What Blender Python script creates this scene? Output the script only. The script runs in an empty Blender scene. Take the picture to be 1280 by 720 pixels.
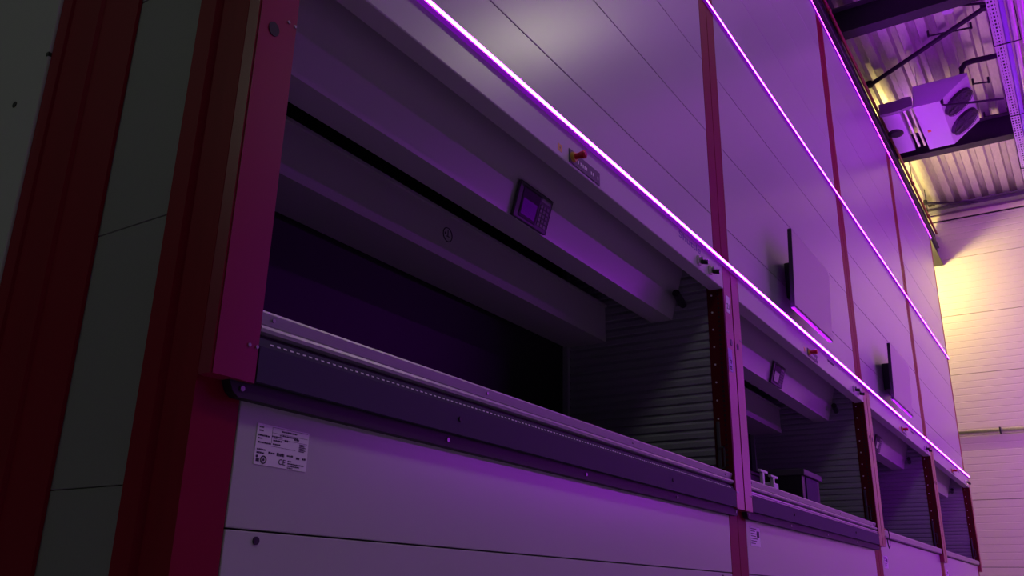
import bpy, bmesh, math, random
from mathutils import Matrix, Vector
random.seed(4)
sc = bpy.context.scene
COL = sc.collection

# ------------------------------------------------------------------ camera
cam = bpy.data.cameras.new('camera')
cam.sensor_width = 36.0
cam.lens = 1100.03 / 1280 * 36
cam.clip_start = 0.02
camo = bpy.data.objects.new('camera', cam)
COL.objects.link(camo)
Rv = Vector((0.54266, -0.83971, 0.02006)); Uv = Vector((-0.28612, -0.16234, 0.94434)); Fv = Vector((0.78972, 0.51820, 0.32835))
camo.matrix_world = Matrix(((Rv.x, Uv.x, -Fv.x, -1.1175), (Rv.y, Uv.y, -Fv.y, -1.5), (Rv.z, Uv.z, -Fv.z, 0.45), (0, 0, 0, 1)))
sc.camera = camo

# ------------------------------------------------------------------ world, lamps, exposure
w = bpy.data.worlds.new('hall_air'); sc.world = w; w.use_nodes = True
w.node_tree.nodes['Background'].inputs['Color'].default_value = (0.80, 1.0, 0.86, 1)
w.node_tree.nodes['Background'].inputs['Strength'].default_value = 0.010
vs = sc.view_settings
vs.view_transform = 'Standard'; vs.look = 'None'; vs.exposure = 0.0; vs.gamma = 1.0; vs.use_curve_mapping = False


def area(name, loc, target, sx, sy, col, power):
    l = bpy.data.lights.new(name, 'AREA'); l.shape = 'RECTANGLE'; l.size = sx; l.size_y = sy
    l.color = col; l.energy = power
    o = bpy.data.objects.new(name, l); COL.objects.link(o); o.location = loc
    d = (Vector(target) - Vector(loc)).normalized()
    up = Vector((0, 0, 1)) if abs(d.z) < .99 else Vector((0, 1, 0))
    x = d.cross(up).normalized(); y = x.cross(d)
    o.matrix_world = Matrix(((x.x, y.x, -d.x, loc[0]), (x.y, y.y, -d.y, loc[1]), (x.z, y.z, -d.z, loc[2]), (0, 0, 0, 1)))
    return o


def point(name, loc, r, col, power):
    l = bpy.data.lights.new(name, 'POINT'); l.shadow_soft_size = r; l.color = col; l.energy = power
    o = bpy.data.objects.new(name, l); COL.objects.link(o); o.location = loc
    return o


PURPLE = (0.47, 0.004, 1.0)
# unseen purple area lights added across the aisle, as if from facing LED lines
for z_, p_ in ((2.15, 94), (3.85, 80), (5.75, 68)):
    area('unseen_led_line', (9.9, -4.6, z_), (9.9, 0, z_), 8.4, 0.05, PURPLE, p_)
# plain white ceiling lamp over the near end of the aisle
area('ceiling_lamp', (6.25, -3.3, 6.6), (5.0, -1.6, 0.0), 0.9, 0.35, (1.0, 1.0, 0.66), 17)
area('ceiling_lamp', (0.3, -3.3, 6.6), (0.3, -1.6, 0.0), 2.6, 1.1, (1.0, 0.97, 0.94), 30)
# dim greenish point light, unseen, added on the left to lift the near flank
point('left_fill', (-5.0, 3.6, 4.5), 0.3, (0.86, 1.0, 0.82), 46)
# warm lamps: one in the gap behind the last machine, one low in the hall
point('gap_lamp', (13.42, 0.44, 5.64), 0.10, (1.0, 0.76, 0.22), 135)
area('hall_lamp', (12.2, -3.4, 2.4), (14.6, -1.0, 2.9), 0.6, 0.4, (1.0, 0.62, 0.38), 20)


# ------------------------------------------------------------------ materials
MATS = {}


def mat(name, col, rough=0.5, metal=0.0, bump=0.0, scale=60.0, var=0.0, emit=None, strength=0.0, stretch=None, spec=0.5):
    m = bpy.data.materials.new(name); m.use_nodes = True
    nt = m.node_tree; b = nt.nodes['Principled BSDF']
    b.inputs['Roughness'].default_value = rough; b.inputs['Metallic'].default_value = metal
    b.inputs['Specular IOR Level'].default_value = spec
    b.inputs['Base Color'].default_value = (*col, 1)
    if emit:
        b.inputs['Emission Color'].default_value = (*emit, 1); b.inputs['Emission Strength'].default_value = strength
    if bump or var:
        tc = nt.nodes.new('ShaderNodeTexCoord'); mp = nt.nodes.new('ShaderNodeMapping')
        nt.links.new(tc.outputs['Object'], mp.inputs['Vector'])
        if stretch: mp.inputs['Scale'].default_value = stretch
        n = nt.nodes.new('ShaderNodeTexNoise'); n.inputs['Scale'].default_value = scale; n.inputs['Detail'].default_value = 4
        nt.links.new(mp.outputs['Vector'], n.inputs['Vector'])
        if var:
            r = nt.nodes.new('ShaderNodeMixRGB')
            r.inputs['Color1'].default_value = (*[c * (1 - var) for c in col], 1)
            r.inputs['Color2'].default_value = (*[min(1, c * (1 + var)) for c in col], 1)
            nt.links.new(n.outputs['Fac'], r.inputs['Fac']); nt.links.new(r.outputs['Color'], b.inputs['Base Color'])
        if bump:
            bp = nt.nodes.new('ShaderNodeBump'); bp.inputs['Strength'].default_value = bump; bp.inputs['Distance'].default_value = 0.002
            nt.links.new(n.outputs['Fac'], bp.inputs['Height']); nt.links.new(bp.outputs['Normal'], b.inputs['Normal'])
    MATS[name] = m
    return m


mat('panel_grey', (0.55, 0.54, 0.55), 0.27, 0, 0.04, 260, 0.03)
mat('beam_grey', (0.25, 0.245, 0.25), 0.5, 0, 0.04, 200, 0.05)
mat('red', (0.25, 0.004, 0.022), 0.48, 0, 0.05, 220, 0.06, spec=0.18)
mat('red_gloss', (0.30, 0.008, 0.05), 0.30, 0, 0.04, 220, 0.06, spec=1.0)
mat('red_dark', (0.11, 0.004, 0.010), 0.55, 0, 0.05, 150, 0.1, spec=0.2)  # darker tone of the post red, for the inner flange
mat('beam_paint', (0.50, 0.50, 0.49), 0.5, 0, 0.04, 200, 0.05)
mat('slat', (0.34, 0.35, 0.39), 0.55, 0.0, 0.1, 90, 0.12)
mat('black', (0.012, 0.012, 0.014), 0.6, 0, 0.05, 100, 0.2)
mat('dark_steel', (0.035, 0.033, 0.038), 0.55, 0.3, 0.1, 60, 0.25)
mat('apron', (0.055, 0.045, 0.090), 0.6, 0.0, 0.04, 200, 0.05, spec=0.2)
mat('aluminium', (0.42, 0.41, 0.43), 0.36, 0.6, 0.08, 120, 0.08, stretch=(0.15, 6, 6))
mat('zinc', (0.80, 0.77, 0.74), 0.33, 0.80, 0.20, 22, 0.16, stretch=(0.5, 2, 2))
mat('wall_sheet', (0.74, 0.70, 0.63), 0.5, 0, 0.06, 40, 0.04)
mat('white_paint', (0.72, 0.72, 0.74), 0.4, 0, 0.04, 120, 0.03)
mat('concrete', (0.55, 0.55, 0.52), 0.6, 0, 0.3, 18, 0.2)
mat('cream', (0.86, 0.82, 0.62), 0.45, 0, 0.03, 90, 0.04)
mat('paper', (0.92, 0.86, 0.95), 0.6, 0, 0.02, 200, 0.02)
mat('ink', (0.035, 0.02, 0.05), 0.6, 0, 0.01, 90, 0.1)
mat('violet_ink', (0.10, 0.02, 0.32), 0.5, 0, 0.01, 90, 0.1)
mat('yellow', (0.75, 0.45, 0.06), 0.45, 0, 0.03, 90, 0.06)
mat('orange', (0.80, 0.18, 0.04), 0.45, 0, 0.03, 90, 0.06)
mat('button_red', (0.55, 0.01, 0.03), 0.3, 0, 0.02, 90, 0.06)
mat('keypad', (0.09, 0.085, 0.10), 0.5, 0, 0.03, 150, 0.1)
mat('screen_glow', (0.02, 0.01, 0.03), 0.15, 0, 0.01, 50, 0.05, emit=(0.10, 0.0, 0.30), strength=0.22)
mat('tv_reflection', (0.50, 0.46, 0.48), 0.30, 0, 0.01, 50, 0.03)  # pale grey-pink base colour stands in for the reflection on the screens
mat('plastic', (0.02, 0.02, 0.022), 0.4, 0, 0.03, 150, 0.1)
mat('led', (0.8, 0.7, 0.9), 0.5, emit=(0.42, 0.013, 1.0), strength=95.0)
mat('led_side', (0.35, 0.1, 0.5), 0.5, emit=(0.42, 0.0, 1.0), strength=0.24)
mat('pipe_red', (0.30, 0.02, 0.03), 0.4, 0, 0.04, 90, 0.08)


# ------------------------------------------------------------------ mesh helpers
def new_obj(name, me, m, parent=None, loc=None):
    o = bpy.data.objects.new(name, me); COL.objects.link(o)
    if m and not me.materials: me.materials.append(MATS[m])
    if parent: o.parent = parent
    if loc: o.location = loc
    return o


def fin(bm, name, m, parent=None, loc=None, smooth=False):
    bmesh.ops.recalc_face_normals(bm, faces=bm.faces)
    me = bpy.data.meshes.new(name); bm.to_mesh(me); bm.free()
    if smooth:
        for p in me.polygons: p.use_smooth = True
    return new_obj(name, me, m, parent, loc)


def abox(bm, x0, x1, y0, y1, z0, z1, bev=0.0):
    vs_ = [bm.verts.new(p) for p in ((x0, y0, z0), (x1, y0, z0), (x1, y1, z0), (x0, y1, z0), (x0, y0, z1), (x1, y0, z1), (x1, y1, z1), (x0, y1, z1))]
    fs = [bm.faces.new([vs_[i] for i in f]) for f in ((0, 3, 2, 1), (4, 5, 6, 7), (0, 1, 5, 4), (1, 2, 6, 5), (2, 3, 7, 6), (3, 0, 4, 7))]
    if bev:
        es = {e for f in fs for e in f.edges}
        bmesh.ops.bevel(bm, geom=list(es), offset=bev, segments=1, affect='EDGES', profile=.5)


def box(name, m, p, x0, x1, y0, y1, z0, z1, bev=0.0):
    bm = bmesh.new(); abox(bm, x0, x1, y0, y1, z0, z1, bev)
    return fin(bm, name, m, p)


def aprism(bm, prof, x0, x1, axis='x'):
    """closed profile; axis x: (y,z); axis y: (x,z); axis z: (x,y)"""
    def P(a, b, t):
        return {'x': (t, a, b), 'y': (a, t, b), 'z': (a, b, t)}[axis]
    A = [bm.verts.new(P(a, b, x0)) for a, b in prof]; B = [bm.verts.new(P(a, b, x1)) for a, b in prof]
    n = len(prof)
    for i in range(n): bm.faces.new((A[i], A[(i + 1) % n], B[(i + 1) % n], B[i]))
    bm.faces.new(A); bm.faces.new(list(reversed(B)))


def prism(name, m, p, prof, x0, x1, axis='x'):
    bm = bmesh.new(); aprism(bm, prof, x0, x1, axis)
    return fin(bm, name, m, p)


def acyl(bm, a, b, r, n=12, r2=None):
    a = Vector(a); b = Vector(b); d = (b - a).normalized()
    u = d.cross(Vector((0, 0, 1)) if abs(d.z) < .9 else Vector((1, 0, 0))).normalized(); v = d.cross(u)
    r2 = r if r2 is None else r2
    A = []; B = []
    for i in range(n):
        t = 2 * math.pi * i / n; q = u * math.cos(t) + v * math.sin(t)
        A.append(bm.verts.new(a + q * r)); B.append(bm.verts.new(b + q * r2))
    for i in range(n): bm.faces.new((A[i], A[(i + 1) % n], B[(i + 1) % n], B[i]))
    bm.faces.new(A); bm.faces.new(list(reversed(B)))


def cyl(name, m, p, a, b, r, n=12, r2=None):
    bm = bmesh.new(); acyl(bm, a, b, r, n, r2)
    return fin(bm, name, m, p)


def tube(name, m, p, pts, r, n=10):
    bm = bmesh.new(); rings = []
    pts = [Vector(q) for q in pts]
    for i, q in enumerate(pts):
        d = ((pts[min(i + 1, len(pts) - 1)] - pts[max(i - 1, 0)])).normalized()
        u = d.cross(Vector((0, 0, 1)) if abs(d.z) < .95 else Vector((1, 0, 0))).normalized(); v = d.cross(u)
        rings.append([bm.verts.new(q + (u * math.cos(2 * math.pi * k / n) + v * math.sin(2 * math.pi * k / n)) * r) for k in range(n)])
    for a, b in zip(rings, rings[1:]):
        for k in range(n): bm.faces.new((a[k], a[(k + 1) % n], b[(k + 1) % n], b[k]))
    bm.faces.new(rings[0]); bm.faces.new(list(reversed(rings[-1])))
    return fin(bm, name, m, p, smooth=True)


def atorus(bm, c, R_, r, ax, ay, n=32, k=8):
    c = Vector(c); ax = Vector(ax); ay = Vector(ay); az = ax.cross(ay)
    rings = []
    for i in range(n):
        t = 2 * math.pi * i / n; d = ax * math.cos(t) + ay * math.sin(t)
        rings.append([bm.verts.new(c + d * (R_ + r * math.cos(2 * math.pi * j / k)) + az * r * math.sin(2 * math.pi * j / k)) for j in range(k)])
    for i in range(n):
        a = rings[i]; b = rings[(i + 1) % n]
        for j in range(k): bm.faces.new((a[j], a[(j + 1) % k], b[(j + 1) % k], b[j]))


def empty(name, loc, label=None, cat=None, group=None):
    o = bpy.data.objects.new(name, None); COL.objects.link(o); o.location = loc
    o.empty_display_size = 0.1
    return tag(o, label, cat, group)


def tag(o, label=None, cat=None, group=None, kind=None):
    if label: o['label'] = label
    if cat: o['category'] = cat
    if group: o['group'] = group
    if kind: o['kind'] = kind
    return o


def text(name, m, p, s, loc, h, rot=(math.pi / 2, 0, 0), sx=1.0):
    cu = bpy.data.curves.new(name, 'FONT'); cu.body = s; cu.size = h; cu.extrude = 0.0004
    t = bpy.data.objects.new(name + '_tmp', cu); COL.objects.link(t)
    bpy.context.view_layer.update()
    me = bpy.data.meshes.new_from_object(t.evaluated_get(bpy.context.evaluated_depsgraph_get()))
    bpy.data.objects.remove(t)
    me.materials.clear()
    o = new_obj(name, me, m, p, loc); o.rotation_euler = rot; o.scale = (sx, 1, 1)
    return o


# ------------------------------------------------------------------ the hall
XF = 14.6
tag(box('floor', 'concrete', None, -6, XF, -9, 6, -0.2, 0.0), 'grey concrete hall floor in front of the machines', kind='structure')

wall = empty('wall_end', (XF, 0, 0), 'beige ribbed metal end wall beyond the last machine'); wall['kind'] = 'structure'
rib = []
zz = 0.0
prof = [(0.08, 0.004)]
n_r = 9
prof.append((0.0, 0.004))
for i in range(n_r):
    z0 = 0.004 + i * 0.992 / n_r; z1 = 0.004 + (i + 1) * 0.992 / n_r
    prof += [(0.0, z1 - 0.022), (0.004, z1 - 0.018), (0.004, z1 - 0.008), (0.0, z1 - 0.004)] if i < n_r - 1 else [(0.0, z1)]
prof.append((0.08, 0.996))
bm = bmesh.new(); aprism(bm, prof, -9, 6, 'y')
pan = fin(bm, 'wall_panel', 'wall_sheet', wall)
for k in range(1, 7):
    o = pan.copy(); COL.objects.link(o); o.parent = wall; o.location = (0, 0, k * 1.0)
for o in wall.children: o.location.z -= 0.02
box('backing_sheet', 'dark_steel', wall, 0.08, 0.12, -9, 6, 0.0, 6.9)

tag(box('trim_shadow', 'black', None, XF - 0.012, XF - 0.002, -9, 6, 6.668, 6.688), 'black strip painted in as the shadow line under the pale flashing', kind='structure')  # black strip stands in for the shadow gap below the flashing
tag(box('trim_1', 'cream', None, XF - 0.05, XF - 0.002, -9, 6, 6.69, 6.775, 0.006), 'pale metal flashing along the top of the end wall', kind='structure')

# trapezoidal roof deck, ribs running along the row
per = 0.207; top = []
bm = bmesh.new()
y = -9.0; line = []
while y < 6.0:
    line += [(y, 6.90), (y + 0.100, 6.90), (y + 0.122, 6.985), (y + 0.185, 6.985)]
    y += per
va = [bm.verts.new((-6, a, b)) for a, b in line]; vb = [bm.verts.new((XF + 0.3, a, b)) for a, b in line]
vc = [bm.verts.new((-6, a, b + 0.012)) for a, b in line]; vd = [bm.verts.new((XF + 0.3, a, b + 0.012)) for a, b in line]
for i in range(len(line) - 1):
    bm.faces.new((va[i], va[i + 1], vb[i + 1], vb[i])); bm.faces.new((vc[i], vd[i], vd[i + 1], vc[i + 1]))
tag(fin(bm, 'ceiling', 'zinc', None), 'corrugated zinc roof deck with ribs running along the machine row', kind='structure')


def roof_beam(xc, label, m='dark_steel', zb=6.55, fw=0.085):
    r = empty('roof_beam', (xc, 0, 0), label, 'beam', 'steel beams under the roof deck')
    box('web', m, r, -0.008, 0.008, -9, 6, zb + 0.012, 6.888)
    box('bottom_flange', m, r, -fw, fw, -9, 6, zb, zb + 0.014)
    box('top_flange', m, r, -fw, fw, -9, 6, 6.884, 6.898)
    return r


mat('flange_paint', (0.13, 0.12, 0.13), 0.5, 0.1, 0.08, 80, 0.15)
for xc, lb in ((4.6, 'black steel roof beam above the nearer machines, out of sight'), (8.07, 'black steel roof beam nearest the top edge of the picture'), (11.62, 'black steel roof beam passing behind the white air cooler')):
    if xc < 5: continue
    r = roof_beam(xc, lb)
    r.children[1].data.materials[0] = MATS['flange_paint']
r = roof_beam(XF - 0.15, 'steel roof beam right at the end wall above the pale flashing', 'beam_grey', 6.80, 0.07)

# ------------------------------------------------------------------ storage machines
W = 3.24
SEAMS = [2.096, 2.415, 2.925, 3.39, 3.875, 4.36, 4.845, 5.33, 5.82]
MESH = {}


def shared(key, build, parent, name, loc=(0, 0, 0)):
    """build once, then share the mesh between alike pieces"""
    if key not in MESH:
        o = build(); MESH[key] = o.data; o.parent = parent; o.location = loc; o.name = name
        return o
    return new_obj(name, MESH[key], None, parent, loc)


def post_profile(sgn=1):
    # folded sheet post, outer side at x=0
    p = [(0.003, 0.0), (0.118, 0.0), (0.118, 0.19), (0.003, 0.19), (0.003, 0.128), (0.018, 0.118), (0.018, 0.056), (0.003, 0.046)]
    return p if sgn > 0 else [(W - a, b) for a, b in reversed(p)]


def machine(i, label):
    x0 = i * W
    u = empty('storage_machine', (x0, 0, 0), label, 'storage machine', 'row of tall storage machines')
    # --- corner posts and folded covers
    for s in (1, -1):
        shared(('post', s), lambda: prism('post', 'red', None, post_profile(s), 0.0, 5.84, 'z'), u, 'post')

        def cov(s=s):
            bm = bmesh.new()
            a, b = (0.004, 0.1205) if s > 0 else (W - 0.1205, W - 0.004)
            aprism(bm, [(a, -0.042), (b, -0.042), (b, 0.0), (a, 0.0)], 0.861, 2.112, 'z')
            bmesh.ops.bevel(bm, geom=[e for e in bm.edges if abs(e.verts[0].co.z - e.verts[1].co.z) > 1 and e.verts[0].co.y < -.03], offset=0.004, segments=2, affect='EDGES')
            return fin(bm, 'post_cover', 'red_gloss', None)
        c = shared(('cover', s), cov, u, 'post_cover')
        xs = 1 if s > 0 else -1
        b0 = 0 if s > 0 else W
        # oval plug and rivets on the cover
        zc = 1.705
        def plug(b0=b0, xs=xs):
            bm = bmesh.new()
            acyl(bm, (0, -0.044, 0), (0, -0.030, 0), 0.016, 16)
            for v in bm.verts: v.co.z *= 1.15
            return fin(bm, 'plug', 'plastic', None)
        shared('plug', plug, c, 'plug', (b0 + xs * 0.050, 0, zc))
        for rx in (-0.01, 0.011):
            for rz in (1.75, 0.939):
                shared('rivet', lambda: cyl('rivet', 'aluminium', None, (0, -0.0445, 0), (0, -0.041, 0), 0.0042, 8), c, 'rivet', (b0 + xs * 0.1015 + rx, 0, rz))
    # --- front panels
    for k, (a, b) in enumerate(zip(SEAMS, SEAMS[1:])):
        h = round(b - a, 4)
        shared(('up', h), lambda: box('upper_panel', 'panel_grey', None, 0.122, W - 0.122, 0.0, 0.03, 0.002, h - 0.002, 0.002), u, 'upper_panel', (0, 0, a))
    lowtop = 0.90 if i < 2 else 0.944
    for a, b in ((0.0, 0.075), (0.078, 0.563), (0.567, lowtop)):
        h = round(b - a, 4)
        shared(('lo', h), lambda: box('lower_panel', 'panel_grey', None, 0.122, W - 0.122, 0.0, 0.03, 0.0, h, 0.002), u, 'lower_panel', (0, 0, a))
    for px in (0.205, W - 0.25):
        shared('latch', lambda: cyl('panel_lock', 'plastic', None, (0, -0.003, 0), (0, 0.004, 0), 0.0085, 14), u, 'panel_lock', (px, 0, 0.545))
    # --- housing: outer sides, back, roof, chamber
    box('back_sheet', 'panel_grey', u, 0.02, W - 0.02, 2.35, 2.37, 0, 5.82)
    box('top_sheet', 'dark_steel', u, 0.005, W - 0.005, 0.0, 2.37, 5.842, 5.862)
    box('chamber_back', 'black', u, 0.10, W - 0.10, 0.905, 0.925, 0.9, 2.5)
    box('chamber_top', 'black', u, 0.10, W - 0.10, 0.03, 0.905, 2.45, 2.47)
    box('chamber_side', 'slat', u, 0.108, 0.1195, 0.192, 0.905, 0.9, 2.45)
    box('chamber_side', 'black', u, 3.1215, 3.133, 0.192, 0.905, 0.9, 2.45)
    # --- ribbed side wall of the opening, slat by slat
    def slat():
        return prism('slat', 'slat', None, [(3.1125, 0.003), (3.1125, 0.026), (3.1195, 0.042), (3.1195, 0.0455), (3.122, 0.0455), (3.122, 0.0), (3.1185, 0.0)], 0.048, 0.872, 'y')
    for k in range(32):
        shared('slat', slat, u, 'slat', (0, 0, 0.98 + k * 0.046))
    box('rear_upright', 'slat', u, 3.085, 3.112, 0.872, 0.904, 0.95, 2.4)
    # --- red inner flange of the post: holes and rivets
    fl = box('inner_flange', 'red_dark', u, 3.1115, 3.1195, -0.040, 0.047, 0.95, 2.05)
    bm = bmesh.new()
    for k in range(44):
        abox(bm, 3.1105, 3.1118, -0.018, -0.007, 0.965 + k * 0.0245, 0.976 + k * 0.0245)
    fin(bm, 'slot_row', 'black', fl)['kind'] = 'stuff'
    for k in range(11):
        shared('frivet', lambda: cyl('rivet', 'paper', None, (3.1085, 0.022, 0), (3.112, 0.022, 0), 0.005, 8), fl, 'rivet', (0, 0, 1.02 + k * 0.093))
    lt = box('door_latch', 'keypad', u, 3.100, 3.1115, 0.016, 0.032, 1.02, 1.285, 0.002)
    bm = bmesh.new()
    abox(bm, 3.094, 3.102, -0.006, 0.0, 1.05, 1.16); abox(bm, 3.094, 3.102, -0.006, 0.024, 1.05, 1.058); abox(bm, 3.094, 3.102, -0.006, 0.024, 1.152, 1.16)
    fin(bm, 'latch_hook', 'keypad', lt)
    # --- fascia over the opening, header behind it, crossbeam
    fa = prism('fascia', 'panel_grey', u, [(-0.042, 1.983), (-0.039, 1.980), (0.030, 1.980), (0.030, 1.995), (-0.030, 1.995), (-0.030, 2.100), (-0.004, 2.100), (-0.004, 2.146), (-0.042, 2.146)], 0.1215, W - 0.1215)
    hd = prism('header', 'panel_grey', u, [(0.246, 1.850), (0.365, 1.850), (0.365, 2.44), (0.09, 2.44)], 0.1215, 3.110)
    cb = prism('crossbeam', 'beam_paint', u, [(0.641, 1.780), (0.895, 1.780), (0.895, 1.995), (0.645, 1.995), (0.645, 1.820), (0.641, 1.817)], 0.1215, 3.110)
    box('beam_lip', 'beam_paint', cb, 0.1215, 3.110, 0.632, 0.6448, 1.982, 1.995)
    # round sign on the crossbeam: ring with a struck-out hand
    bm = bmesh.new(); atorus(bm, (1.64, 0.644, 1.895), 0.031, 0.0022, (1, 0, 0), (0, 0, 1), 28, 6)
    abox(bm, 1.620, 1.628, 0.6435, 0.6448, 1.894, 1.903); abox(bm, 1.640, 1.644, 0.6435, 0.6448, 1.892, 1.917); abox(bm, 1.634, 1.652, 0.6435, 0.6448, 1.886, 1.890)
    fin(bm, 'round_sign', 'ink', cb)
    # end stop below the header
    kn = cyl('end_stop', 'plastic', u, (2.965, 0.16, 1.945), (3.108, 0.18, 1.925), 0.020, 14)
    # --- operator terminal on the header
    if i < 3:
        sl = math.atan2(0.038, 0.141)
        t = box('terminal', 'keypad', u, 0, 0.245, -0.016, -0.002, -0.002, 0.146, 0.003)
        t.rotation_euler = (sl, 0, 0); t.location = (1.512, 0.2445, 1.853)
        bm = bmesh.new(); abox(bm, 0.0, 0.245, -0.0175, -0.0165, -0.002, 0.001); abox(bm, 0.0, 0.245, -0.0175, -0.0165, 0.143, 0.146)
        abox(bm, 0.0, 0.003, -0.0175, -0.0165, -0.002, 0.146); abox(bm, 0.242, 0.245, -0.0175, -0.0165, -0.002, 0.146); fin(bm, 'edge_strip', 'black', t)
        box('bezel', 'black', t, 0.030, 0.155, -0.0185, -0.0162, 0.010, 0.134, 0.001)
        box('screen', 'screen_glow', t, 0.042, 0.142, -0.0192, -0.0186, 0.022, 0.088)
        for r_ in range(5):
            for c_ in range(3):
                shared('key', lambda: box('key', 'beam_grey', None, 0, 0.017, -0.019, -0.0162, 0, 0.013, 0.001), t, 'key', (0.166 + c_ * 0.023, 0, 0.016 + r_ * 0.019))
        box('display_strip', 'beam_grey', t, 0.166, 0.230, -0.0185, -0.0162, 0.116, 0.132)
    # --- emergency stop strip, warning sticker, locks, name on the fascia
    cs = box('control_strip', 'keypad', u, 1.475, 1.722, -0.0455, -0.0425, 1.990, 2.046, 0.001)
    cyl('button_collar', 'yellow', cs, (1.503, -0.0452, 2.019), (1.503, -0.056, 2.019), 0.022, 18, 0.018)
    bm = bmesh.new(); acyl(bm, (1.503, -0.055, 2.019), (1.503, -0.080, 2.019), 0.011, 18, 0.012); acyl(bm, (1.503, -0.076, 2.019), (1.503, -0.096, 2.019), 0.013, 18, 0.017); acyl(bm, (1.503, -0.0955, 2.019), (1.503, -0.101, 2.019), 0.017, 18, 0.011)
    fin(bm, 'stop_button', 'button_red', cs)
    bm = bmesh.new()
    for tx in (1.540, 1.560, 1.578, 1.592, 1.606, 1.645, 1.660, 1.700):
        abox(bm, tx, tx + 0.007, -0.0462, -0.0454, 2.008, 2.022)
    fin(bm, 'strip_marks', 'paper', cs)
    st = box('warning_sticker', 'yellow', u, 1.393, 1.421, -0.0428, -0.0421, 2.002, 2.032)
    prism('warning_bolt', 'ink', st, [(1.409, 2.026), (1.404, 2.016), (1.408, 2.016), (1.405, 2.007), (1.412, 2.019), (1.408, 2.019), (1.411, 2.026)], -0.0432, -0.0428, 'y')
    for lx in (2.778, 2.935):
        lk = box('key_switch', 'zinc', u, lx - 0.024, lx + 0.012, -0.056, -0.042, 2.000, 2.045, 0.003)
        cyl('lock_barrel', 'aluminium', lk, (lx - 0.004, -0.050, 2.030), (lx - 0.004, -0.070, 2.030), 0.009, 12)
        bm = bmesh.new(); acyl(bm, (lx, -0.05, 2.016), (lx + 0.010, -0.088, 2.012), 0.010, 10, 0.013); fin(bm, 'switch_lever', 'plastic', lk)
    if i == 0:
        text('name_lettering', 'violet_ink', fa, 'Shuttle', (2.535, -0.0424, 2.068), 0.05, sx=2.0)
    if i > 0:
        box('name_plate', 'ink', fa, 2.02, 2.20, -0.0428, -0.042, 2.075, 2.092)
    # --- tray rail and apron
    sl_y = -0.030
    if i < 2:
        tr = prism('tray_rail', 'aluminium', u, [(-0.026, 1.000), (-0.033, 1.023), (-0.031, 1.028), (-0.022, 1.031), (0.010, 1.034), (0.010, 0.975), (-0.026, 0.975), (-0.035, 0.979), (-0.039, 0.986), (-0.036, 0.993), (-0.022, 0.997)], 0.122, 3.108)
        for bx in (0.16, 1.0, 2.0, 3.02):
            shared('rbolt', lambda: cyl('bolt', 'aluminium', None, (0, -0.033, 0), (0, -0.029, 0), 0.0045, 10), tr, 'bolt', (bx, 0, 1.012))
        box('gap_strip', 'black', u, 0.122, 3.110, -0.020, 0.02, 0.962, 0.976)
        sp = prism('slotted_strip', 'apron', u, [(-0.038, 0.944), (-0.030, 0.966), (0.0, 0.966), (0.0, 0.944)], 0.122, 3.110) if i == 0 else prism('slotted_strip', 'aluminium', u, [(-0.038, 0.948), (-0.038, 0.953), (-0.032, 0.955), (-0.036, 0.958), (-0.036, 0.966), (0.0, 0.966), (0.0, 0.948)], 0.122, 3.110)
        if i == 0:
            bm = bmesh.new()
            for k in range(150):
                xx = 0.155 + k * 0.0195
                aprism(bm, [(-0.0357, 0.9535), (-0.0345, 0.9568), (-0.0330, 0.9562), (-0.0340, 0.9530)], xx, xx + 0.0095)
            fin(bm, 'slot_dashes', 'paper', sp)['kind'] = 'stuff'
        ap = prism('apron', 'apron', u, [(-0.042, 0.866), (-0.042, 0.944), (0.0, 0.946), (0.0, 0.866)], 0.1215, W - 0.1215)
        for bx in (0.853, 2.35):
            shared('abolt', lambda: cyl('bolt', 'dark_steel', None, (0, -0.046, 0), (0, -0.041, 0), 0.007, 10), ap, 'bolt', (bx, 0, 0.909))
        bm = bmesh.new()
        pr_ = [(0.060, 0.866), (0.075, 0.838), (0.090, 0.828), (W - 0.090, 0.828), (W - 0.075, 0.838), (W - 0.060, 0.866)]
        aprism(bm, pr_, -0.028, -0.002, 'y')
        lf = fin(bm, 'lower_flange', 'black', u)
        for bx in (0.098, 0.82, 1.62, 2.42, 3.14):
            shared('fbolt', lambda: cyl('bolt', 'aluminium', None, (0, -0.031, 0), (0, -0.027, 0), 0.006, 10), lf, 'bolt', (bx, 0, 0.847))
    else:
        tr = prism('tray_rail', 'aluminium', u, [(-0.030, 0.950), (-0.034, 0.985), (-0.028, 0.998), (0.010, 1.002), (0.010, 0.945), (-0.020, 0.945)], 0.122, 3.112)
        box('gap_strip', 'black', u, 0.122, 3.110, -0.012, 0.02, 0.936, 0.946)
    box('tray', 'dark_steel', u, 0.125, 3.108, 0.010, 0.868, 0.990, 1.000)
    # --- stickers low on the front
    if i == 0:
        pl = box('rating_plate', 'paper', u, 0.174, 0.328, -0.0015, 0.0, 0.702, 0.790)
        fine = [(0.180, .781, .012, .0065), (0.180, .7735, .012, .006), (0.179, .763, .032, .007), (0.179, .757, .012, .005), (0.179, .748, .038, .0062), (0.179, .733, .025, .006), (0.179, .7255, .021, .007),
                (0.245, .7795, .045, .0055), (0.240, .7705, .055, .0055), (0.218, .7655, .030, .006), (0.222, .757, .026, .0065), (0.255, .760, .010, .008), (0.282, .767, .016, .007), (0.222, .749, .022, .0055),
                (0.212, .7285, .018, .007), (0.236, .7265, .022, .0125), (0.266, .729, .018, .007), (0.294, .726, .010, .009), (0.312, .727, .012, .008), (0.270, .718, .011, .0045), (0.270, .7125, .050, .005), (0.270, .7075, .036, .005), (0.270, .7035, .016, .004)]
        text('plate_lettering', 'ink', pl, 'CE', (0.243, -0.0019, 0.709), 0.017)
        bm = bmesh.new()
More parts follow.
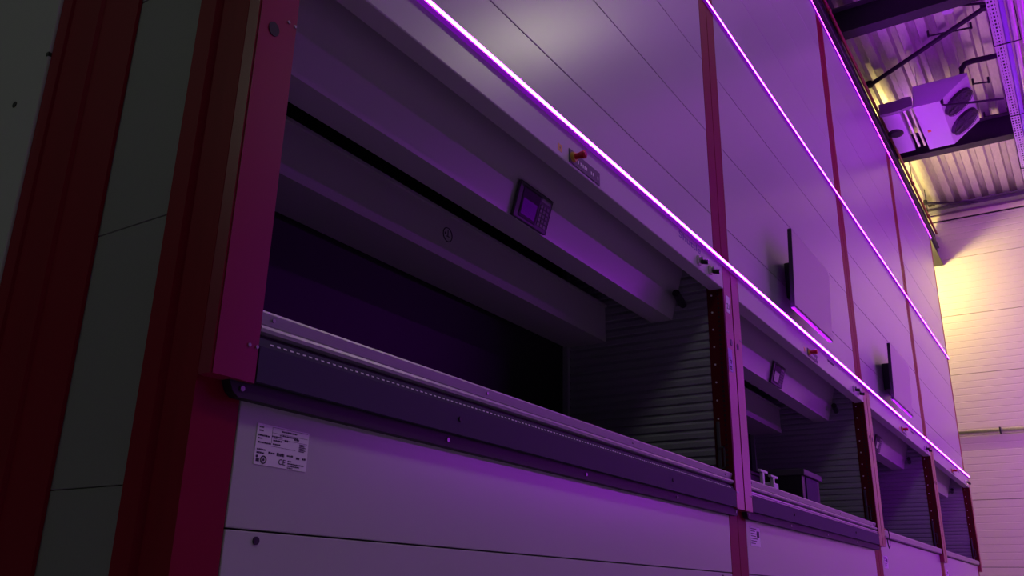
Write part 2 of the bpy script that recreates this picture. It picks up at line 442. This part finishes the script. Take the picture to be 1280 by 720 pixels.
        for tx, tz, ln, h_ in fine:      # print too small to read in the photograph: rows of uneven strokes
            xx = tx
            while xx < tx + ln:
                wd = random.uniform(0.002, 0.006)
                abox(bm, xx, min(xx + wd, tx + ln), -0.0019, -0.0014, tz, tz + h_ * random.uniform(0.45, 0.6)); xx += wd + 0.0009
        for a, b in ((.775, .787), (.7635, .775), (.752, .7635)):
            abox(bm, .217, .324, -0.0019, -0.0014, b - .0006, b)
        abox(bm, .217, .2176, -0.0019, -0.0014, .752, .787); abox(bm, .217, .290, -0.0019, -0.0014, .745, .7456)
        for k in range(6): abox(bm, .300, .316 + .004 * (k % 2), -0.0019, -0.0014, .744 + k * .003, .7458 + k * .003)
        atorus(bm, (0.200, -0.0018, 0.7135), 0.0075, 0.0014, (1, 0, 0), (0, 0, 1), 20, 5)
        acyl(bm, (0.200, -0.0019, 0.7135), (0.200, -0.0014, 0.7135), 0.003, 10)
        acyl(bm, (0.181, -0.0019, 0.719), (0.181, -0.0014, 0.719), 0.0032, 10)
        abox(bm, .179, .188, -0.0019, -0.0014, .708, .715)
        fin(bm, 'plate_marks', 'ink', pl)
    else:
        pl = box('rating_plate', 'paper', u, 0.176, 0.330, -0.0015, 0.0, 0.705, 0.800)
        bm = bmesh.new()
        for k in range(7): abox(bm, .184, .25 + .05 * ((k * 7 % 5) / 5), -0.002, -0.0014, .716 + k * .012, .720 + k * .012)
        abox(bm, .275, .315, -0.002, -0.0014, .75, .78); fin(bm, 'plate_marks', 'ink', pl)
    # --- numbered stickers on the right cover
    s1 = box('number_sticker', 'paper', u, W - 0.092, W - 0.040, -0.0435, -0.042, 1.862, 1.955) if i == 0 else None
    if s1:
        text('number', 'ink', s1, '21', (W - 0.088, -0.0440, 1.882), 0.045)
        s2 = box('violet_sticker', 'violet_ink', u, W - 0.110, W - 0.052, -0.0435, -0.042, 1.545, 1.665)
        s2.data.materials[0] = MATS['sticker_violet']
        bm = bmesh.new()
        for tx, tz, ln in ((0.098, 1.612, .02), (0.088, 1.600, .026), (0.080, 1.588, .014), (0.098, 1.566, .03), (0.090, 1.556, .022)):
            abox(bm, W - tx, W - tx + ln, -0.0441, -0.0434, tz, tz + .007)
        fin(bm, 'sticker_strokes', 'ink', s2)
    bm = bmesh.new(); acyl(bm, (W - 0.066, -0.044, 1.705), (W - 0.066, -0.040, 1.705), 0.010, 14)
    return u


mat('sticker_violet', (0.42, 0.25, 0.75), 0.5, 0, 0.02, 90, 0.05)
U = [machine(0, 'nearest grey storage machine with wide dark opening and rating plate, ruby corner posts'),
     machine(1, 'second grey storage machine with black box on its tray, screen mounted above'),
     machine(2, 'third grey storage machine without apron, between second and last machine'),
     machine(3, 'last grey storage machine in the row, beside the beige end wall')]

# near flank of the first machine
u = U[0]
for a, b in ((0.0, 0.648), (0.650, 1.265), (1.267, 1.955), (1.959, 3.2), (3.204, 4.5), (4.504, 5.82)):
    box('flank_panel', 'beam_grey', u, 0.012, 0.03, 0.192, 0.472, a, b, 0.0015)
prism('flank_post', 'red', u, [(0.003, 0.472), (0.06, 0.472), (0.06, 0.66), (-0.008, 0.66), (-0.008, 0.645), (0.003, 0.640)], 0, 5.84, 'z')
prism('flank_post', 'red', u, [(0.004, 0.662), (0.06, 0.662), (0.06, 0.884), (0.004, 0.884), (0.004, 0.83), (0.012, 0.825), (0.012, 0.70), (0.004, 0.69)], 0, 5.84, 'z')
for a, b in ((0.0, 3.2), (3.204, 5.82)):
    q_ = box('flank_panel', 'panel_grey', u, -0.004, 0.03, 0.886, 2.34, a, b, 0.003)
box('edge_notch', 'black', u, -0.006, 0.02, 0.884, 0.897, 1.925, 1.937)
cyl('panel_lock', 'plastic', u, (-0.0065, 1.02, 1.80), (0.0, 1.02, 1.80), 0.010, 12)
# far flank of the last machine
u = U[3]
for a, b in ((0.0, 1.9), (1.905, 3.85), (3.855, 5.82)):
    box('flank_panel', 'panel_grey', u, W - 0.03, W - 0.004, 0.192, 2.34, a, b, 0.003)

# ------------------------------------------------------------------ LED lines
def led(z, yb, label):
    r = empty('led_strip', (0, 0, 0), label, 'led strip', 'violet led lines along the machine row')
    prism('channel', 'white_paint', r, [(yb, z - 0.0195), (yb - 0.016, z - 0.0195), (yb - 0.0166, z - 0.018), (yb - 0.0122, z - 0.0085), (yb - 0.004, z - 0.008), (yb - 0.004, z + 0.0082), (yb - 0.0118, z + 0.0085), (yb - 0.0118, z + 0.0095), (yb, z + 0.0095)], 0.13, 4 * W - 0.01)
    prism('diffuser', 'led', r, [(yb - 0.0045, z - 0.008), (yb - 0.0128, z - 0.008), (yb - 0.0136, z), (yb - 0.0124, z + 0.008), (yb - 0.0045, z + 0.008)], 0.13, 4 * W - 0.01)
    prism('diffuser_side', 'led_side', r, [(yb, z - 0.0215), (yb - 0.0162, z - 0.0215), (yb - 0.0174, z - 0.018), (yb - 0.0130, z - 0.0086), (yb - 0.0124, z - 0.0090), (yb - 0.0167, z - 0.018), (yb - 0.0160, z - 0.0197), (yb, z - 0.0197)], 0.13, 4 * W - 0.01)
    return r


led(2.134, -0.0425, 'lowest violet LED line running right above the machine openings')
led(3.868, -0.0005, 'middle violet LED line across the upper machine panels')
led(5.785, -0.0005, 'topmost violet LED line along the upper edge of the machines')

# ------------------------------------------------------------------ screens
def monitor(xl, label):
    r = empty('monitor', (xl, 0, 0), label, 'monitor', 'flat screens mounted on the machine row')
    tilt = 0.04
    b = box('case', 'plastic', r, 0, 0.925, 0.0, 0.026, 0, 0.522, 0.003); b.location = (0, -0.125, 2.172); b.rotation_euler = (tilt, 0, 0)
    box('screen', 'tv_reflection', b, 0.006, 0.919, -0.0012, 0.0005, 0.012, 0.516)
    box('lower_bezel', 'flange_paint', b, 0.0, 0.925, -0.002, 0.024, -0.006, -0.0005, 0.001)
    box('wall_bracket', 'dark_steel', r, 0.30, 0.62, -0.10, -0.001, 2.33, 2.58, 0.004)
    return r


monitor(4.18, 'larger-looking flat screen on the second machine, nearer the camera')
monitor(7.27, 'farther flat screen on the third machine, nearer the end wall')

# ------------------------------------------------------------------ goods on the trays
bx = empty('equipment_box', (W + 2.0, 0.20, 1.0005), 'black cabinet with violet-lit front standing on the second machine tray', 'box')
box('body', 'plastic', bx, -0.03, 0.42, 0.0, 0.50, 0.0, 0.315, 0.004)
box('lid_rim', 'keypad', bx, -0.04, 0.43, -0.022, 0.51, 0.275, 0.318, 0.004)
box('front_plate', 'apron', bx, 0.05, 0.34, -0.008, 0.0, 0.01, 0.27, 0.002)
cr = empty('crate', (W + 1.15, 0.45, 1.0005), 'large black crate in the depth of the second machine tray', 'crate')
bm = bmesh.new(); abox(bm, 0, 0.75, 0, 0.38, 0, 0.27, 0.004); fin(bm, 'body', 'black', cr)
box('rim', 'black', cr, -0.012, 0.762, -0.012, 0.392, 0.255, 0.275, 0.003)
def t_bracket(x, s, label):
    r = empty('t_bracket', (x, 0.14, 1.0005), label, 'bracket', 'pale brackets at the edge of the second tray')
    box('stem', 'white_paint', r, -0.016, 0.016, 0, 0.02, 0, 0.165 * s, 0.002); box('cross_bar', 'white_paint', r, -0.05, 0.085, 0, 0.02, 0.165 * s, 0.180 * s, 0.002)
    return r
t_bracket(4.16, 1.0, 'taller pale T-shaped bracket on second tray, closest to the double red post')
t_bracket(4.36, 0.95, 'pale T-shaped bracket on second tray beside the small violet carton')
sb = empty('carton', (4.40, 0.16, 1.0005), 'small violet-lit carton at the front edge of the second tray', 'carton')
box('body', 'paper', sb, 0, 0.11, 0, 0.12, 0, 0.135, 0.002); box('label_band', 'violet_ink', sb, 0.01, 0.10, -0.001, 0.0, 0.05, 0.10)
rc = empty('red_clamp', (6.92, 0.06, 1.0005), 'small dark red clamp lying on the third machine tray by the post', 'clamp')
box('base', 'red', rc, 0, 0.30, 0, 0.12, 0, 0.045, 0.004)
prism('jaw', 'red', rc, [(0.21, 0.045), (0.25, 0.045), (0.30, 0.12), (0.28, 0.125), (0.24, 0.075), (0.22, 0.12), (0.20, 0.115)], 0.03, 0.09, 'y')
tag(tube('cable_loop', 'plastic', None, [(6.60 + 0.05 * math.sin(t) + 0.08, -0.05, 0.93 + 0.075 * math.cos(t)) for t in [k * math.pi / 8 for k in range(0, 13)]], 0.004), 'thin dark cable loop hanging at the foot of the third opening', 'cable')

# ------------------------------------------------------------------ on top of the row and under the roof
tb = empty('roof_girder', (0, 0, 0), 'dark steel girder running above the machines under the roof', 'girder')
box('web', 'dark_steel', tb, 2, XF - 0.01, 0.09, 0.115, 5.90, 6.46)
box('bottom_flange', 'dark_steel', tb, 2, XF - 0.01, 0.03, 0.17, 5.88, 5.90)
box('middle_ledge', 'flange_paint', tb, 2, XF - 0.01, 0.055, 0.09, 6.20, 6.23)
rp = empty('sprinkler_pipe', (0, 0, 0), 'thin red sprinkler pipe running along the top of the row', 'pipe')
tube('pipe', 'pipe_red', rp, [(2, 0.05, 6.42), (14.45, 0.05, 6.42)], 0.018)
for xx in (4.0, 7.3, 10.9, 12.2, 13.6):
    cyl('pipe_clip', 'dark_steel', rp, (xx, 0.05, 6.385), (xx, 0.05, 6.90), 0.006, 8)
    cyl('coupling', 'pipe_red', rp, (xx - 0.03, 0.05, 6.42), (xx + 0.03, 0.05, 6.42), 0.026, 12)

# white air cooler with two slanted fans
ac = empty('air_cooler', (9.66, 0, 6.30), 'white suspended air cooler with two slanted fans, glowing violet', 'air cooler')
prof = [(-0.37, 0.0), (-0.68, 0.0), (-1.02, 0.26), (-1.02, 0.29), (-0.40, 0.29)]
prism('casing', 'white_paint', ac, prof, 0.0, 1.27)
nrm = Vector((0, -0.26, -0.34)).normalized(); tv = Vector((0, -0.34, 0.26)).normalized()
cxs = (0.36, 0.92)
for fx in cxs:
    c = Vector((fx, -0.85, 0.13))
    bm = bmesh.new()
    acyl(bm, c - nrm * 0.01, c + nrm * 0.035, 0.205, 28, 0.195)
    fn = fin(bm, 'fan', 'plastic', ac)
    bm = bmesh.new()
    for rr in (0.05, 0.09, 0.13, 0.165, 0.195):
        atorus(bm, c + nrm * 0.045, rr, 0.0035, Vector((1, 0, 0)), tv, 28, 5)
    for k in range(8):
        t = k * math.pi / 4; d = Vector((1, 0, 0)) * math.cos(t) + tv * math.sin(t)
        acyl(bm, c + nrm * 0.045, c + nrm * 0.045 + d * 0.2, 0.003, 5)
    fin(bm, 'guard', 'keypad', fn)
    bm = bmesh.new()
    acyl(bm, c + nrm * 0.036, c + nrm * 0.043, 0.045, 14)
    for k in range(5):
        t = k * 2 * math.pi / 5; d = Vector((1, 0, 0)) * math.cos(t) + tv * math.sin(t); e = nrm.cross(d)
        q = [c + nrm * 0.037 + d * 0.03 - e * 0.02, c + nrm * 0.041 + d * 0.16 - e * 0.05, c + nrm * 0.037 + d * 0.17 + e * 0.04, c + nrm * 0.037 + d * 0.03 + e * 0.02]
        A = [bm.verts.new(p) for p in q]; B = [bm.verts.new(p + nrm * 0.002) for p in q]
        bm.faces.new(A); bm.faces.new(list(reversed(B)))
        for j in range(4): bm.faces.new((A[j], A[(j + 1) % 4], B[(j + 1) % 4], B[j]))
    fin(bm, 'fan_blades', 'keypad', fn)
box('orange_tag', 'orange', ac, 0.70, 0.76, -0.47, -0.43, -0.003, 0.0)
for px, py in ((0.06, -0.95), (0.06, -0.45), (1.2, -0.95), (1.2, -0.45)):
    cyl('hanger_rod', 'zinc', ac, (px, py, 0.285), (px, py, 0.60), 0.005, 6)
box('mount_rail', 'dark_steel', ac, 0.0, 1.27, -0.98, -0.94, 0.29, 0.31)
cyl('drain_stub', 'dark_steel', ac, (0.02, -0.70, -0.03), (0.02, -0.70, 0.03), 0.018, 10)

du = empty('air_duct', (9.66, 0, 6.30), 'flat sheet-metal duct joining the air cooler to the machine top', 'duct')
box('duct_body', 'white_paint', du, 0.0, 1.24, -0.20, 0.012, 0.02, 0.12, 0.004)
bm = bmesh.new()
ys = [(-0.372, -0.005, 0.125), (-0.30, -0.015, 0.135), (-0.22, -0.03, 0.12), (-0.12, -0.035, 0.115), (0.012, -0.03, 0.12)]
for (y0, a0, b0), (y1, a1, b1) in zip(ys, ys[1:]):
    v = [bm.verts.new(p) for p in ((-0.07, y0, a0), (-0.07, y1, a1), (-0.07, y1, b1), (-0.07, y0, b0), (-0.002, y0, a0), (-0.002, y1, a1), (-0.002, y1, b1), (-0.002, y0, b0))]
    for f in ((0, 1, 2, 3), (4, 7, 6, 5), (0, 4, 5, 1), (3, 2, 6, 7), (0, 3, 7, 4), (1, 5, 6, 2)): bm.faces.new([v[j] for j in f])
bmesh.ops.remove_doubles(bm, verts=bm.verts, dist=1e-5)
fin(bm, 'front_duct', 'beam_grey', du)
for yy in (-0.25, -0.32):
    box('support_rail', 'zinc', du, 0.05, 1.27, yy - 0.014, yy + 0.014, 0.07, 0.10, 0.002)
bm = bmesh.new(); acyl(bm, (0.62, -0.06, 0.0), (0.62, -0.06, 0.022), 0.06, 20, 0.10)
for v in bm.verts: v.co.x = 0.62 + (v.co.x - 0.62) * 1.3
fin(bm, 'dark_oval', 'black', du)  # black oval cone on the underside of the duct

# pipes of the cooler
tube('insulated_pipe', 'black', ac, [(0.06, -0.96, 0.29), (0.06, -0.97, 0.40), (0.07, -1.02, 0.46), (0.09, -1.10, 0.48), (0.12, -1.42, 0.48)], 0.034, 14)
tube('drain_pipe', 'dark_steel', ac, [(0.02, -0.70, 0.0), (0.02, -0.70, -0.045), (0.03, -0.73, -0.06), (0.14, -1.06, -0.06), (0.24, -1.35, -0.05)], 0.014, 10)
for (a, b, lb) in (((9.00, -0.72, 6.83), (9.08, -1.17, 6.83), 'short thin rod under the roof above the air cooler'),
                   ((10.1, -1.05, 6.66), (10.15, -1.22, 6.66), 'short thin rod at the right end of the air cooler'),
                   ((10.95, -1.08, 6.60), (10.98, -1.36, 6.60), 'thin rod between fan casing and perforated cable tray')):
    r = empty('tie_rod', a, lb, 'rod', 'thin rods under the roof')
    d = Vector(b) - Vector(a)
    cyl('rod', 'dark_steel', r, (0, 0, 0), d, 0.011, 8); cyl('rod_end', 'dark_steel', r, (0, 0, -0.012), (0, 0, 0.07), 0.013, 8); cyl('rod_end', 'dark_steel', r, d + Vector((0, 0, -0.012)), d + Vector((0, 0, 0.07)), 0.013, 8)

def brace(a, b, rad, label):
    r = empty('roof_brace', a, label, 'brace')
    d = Vector(b) - Vector(a)
    cyl('bar', 'dark_steel', r, (0, 0, 0), d, rad, 10); cyl('end_plate', 'dark_steel', r, (0, 0, -0.02), (0, 0, 0.05), rad * 1.5, 8); cyl('end_plate', 'dark_steel', r, d + Vector((0, 0, -0.02)), d + Vector((0, 0, 0.05)), rad * 1.5, 8)
    return r
brace((9.759, 0.106, 6.83), (8.755, -1.342, 6.83), 0.028, 'black diagonal roof brace running up from the row to the cable tray')
brace((14.05, 0.11, 6.84), (14.5, -0.72, 6.84), 0.022, 'black roof brace in the corner against the end wall')
lm = empty('smoke_detector', (8.30, -1.00, 6.62), 'violet-tinted round detector on a bar beside the first roof beam', 'detector')
cyl('housing', 'white_paint', lm, (0, 0, 0), (0, 0, 0.06), 0.055, 16, 0.07); cyl('bar', 'dark_steel', lm, (0, 0.0, 0.07), (0.25, -0.42, 0.12), 0.014, 8); cyl('cap', 'dark_steel', lm, (0, 0, 0.06), (0, 0, 0.085), 0.05, 12)

# perforated cable tray and conduits
ct = empty('cable_tray', (0, 0, 6.40), 'perforated pale cable tray hanging along the right edge', 'cable tray')
bm = bmesh.new()
ya, yb = -1.475, -1.375; nx = int((14.3 - 5.5) / 0.075)
for k in range(nx):
    xa = 5.5 + k * 0.075; xb = xa + 0.075
    h0, h1 = xa + 0.018, xb - 0.018
    rows = [(ya + j * 0.0333, ya + (j + 1) * 0.0333) for j in range(3)]
    def quad(x0_, x1_, y0_, y1_):
        bm.faces.new([bm.verts.new(p) for p in ((x0_, y0_, 0), (x1_, y0_, 0), (x1_, y1_, 0), (x0_, y1_, 0))])
    quad(xa, h0, ya, yb); quad(h1, xb, ya, yb)
    for y0_, y1_ in rows:
        quad(h0, h1, y0_, y0_ + 0.008); quad(h0, h1, y1_ - 0.008, y1_)
bmesh.ops.remove_doubles(bm, verts=bm.verts, dist=1e-5)
fin(bm, 'perforated_floor', 'white_paint', ct)
box('side_rim', 'white_paint', ct, 5.5, 14.3, ya - 0.002, ya, 0, 0.05); box('side_rim', 'white_paint', ct, 5.5, 14.3, yb, yb + 0.002, 0, 0.05)
box('cable_bundle', 'dark_steel', ct, 5.5, 14.3, ya + 0.02, yb - 0.02, 0.012, 0.03, 0.004)
for xx in (7.0, 8.9, 10.7, 12.4, 14.0):
    cyl('cross_bar', 'dark_steel', ct, (xx, -1.635, -0.008), (xx, -1.36, -0.008), 0.006, 6); cyl('hanger', 'dark_steel', ct, (xx, -1.632, -0.008), (xx, -1.632, 0.50), 0.005, 6); cyl('hanger', 'dark_steel', ct, (xx, -1.362, -0.008), (xx, -1.362, 0.50), 0.005, 6)
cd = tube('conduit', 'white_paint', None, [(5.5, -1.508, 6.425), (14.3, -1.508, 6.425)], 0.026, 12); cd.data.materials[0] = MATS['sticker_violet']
tag(cd, 'violet-tinted round conduit right beside the perforated cable tray', 'conduit')
for yy, rr, lb in ((-1.585, 0.030, 'pale conduit second from the perforated cable tray'), (-1.68, 0.035, 'pale conduit farthest right under the roof')):
    tag(tube('conduit', 'zinc', None, [(5.5, yy, 6.45), (14.3, yy, 6.45)], rr, 12), lb, 'conduit')

# horizontal pipe on the end wall
wp = empty('wall_pipe', (XF - 0.07, 0, 3.02), 'bright zinc pipe running level along the end wall', 'pipe')
tube('pipe', 'zinc', wp, [(0, 0.6, 0), (0, -6, 0)], 0.038, 14)
for yy in (-0.42, -2.4, -4.4):
    box('pipe_clip', 'dark_steel', wp, -0.045, 0.068, yy - 0.012, yy + 0.012, -0.05, 0.05, 0.003)
# lamp housing in the gap behind the last machine
lh = empty('bulkhead_lamp', (12.9565, 0.55, 5.55), 'bulkhead lamp on the far flank of the last machine, out of sight', 'lamp')
box('mount_plate', 'white_paint', lh, 0, 0.02, -0.08, 0.08, -0.05, 0.05, 0.004)
box('arm', 'white_paint', lh, 0.02, 0.34, -0.12, -0.09, 0.02, 0.05, 0.003)
box('housing', 'white_paint', lh, 0.30, 0.345, -0.16, -0.06, 0.03, 0.15, 0.006)
box('brace', 'white_paint', lh, 0.0, 0.03, -0.12, -0.02, 0.02, 0.05)
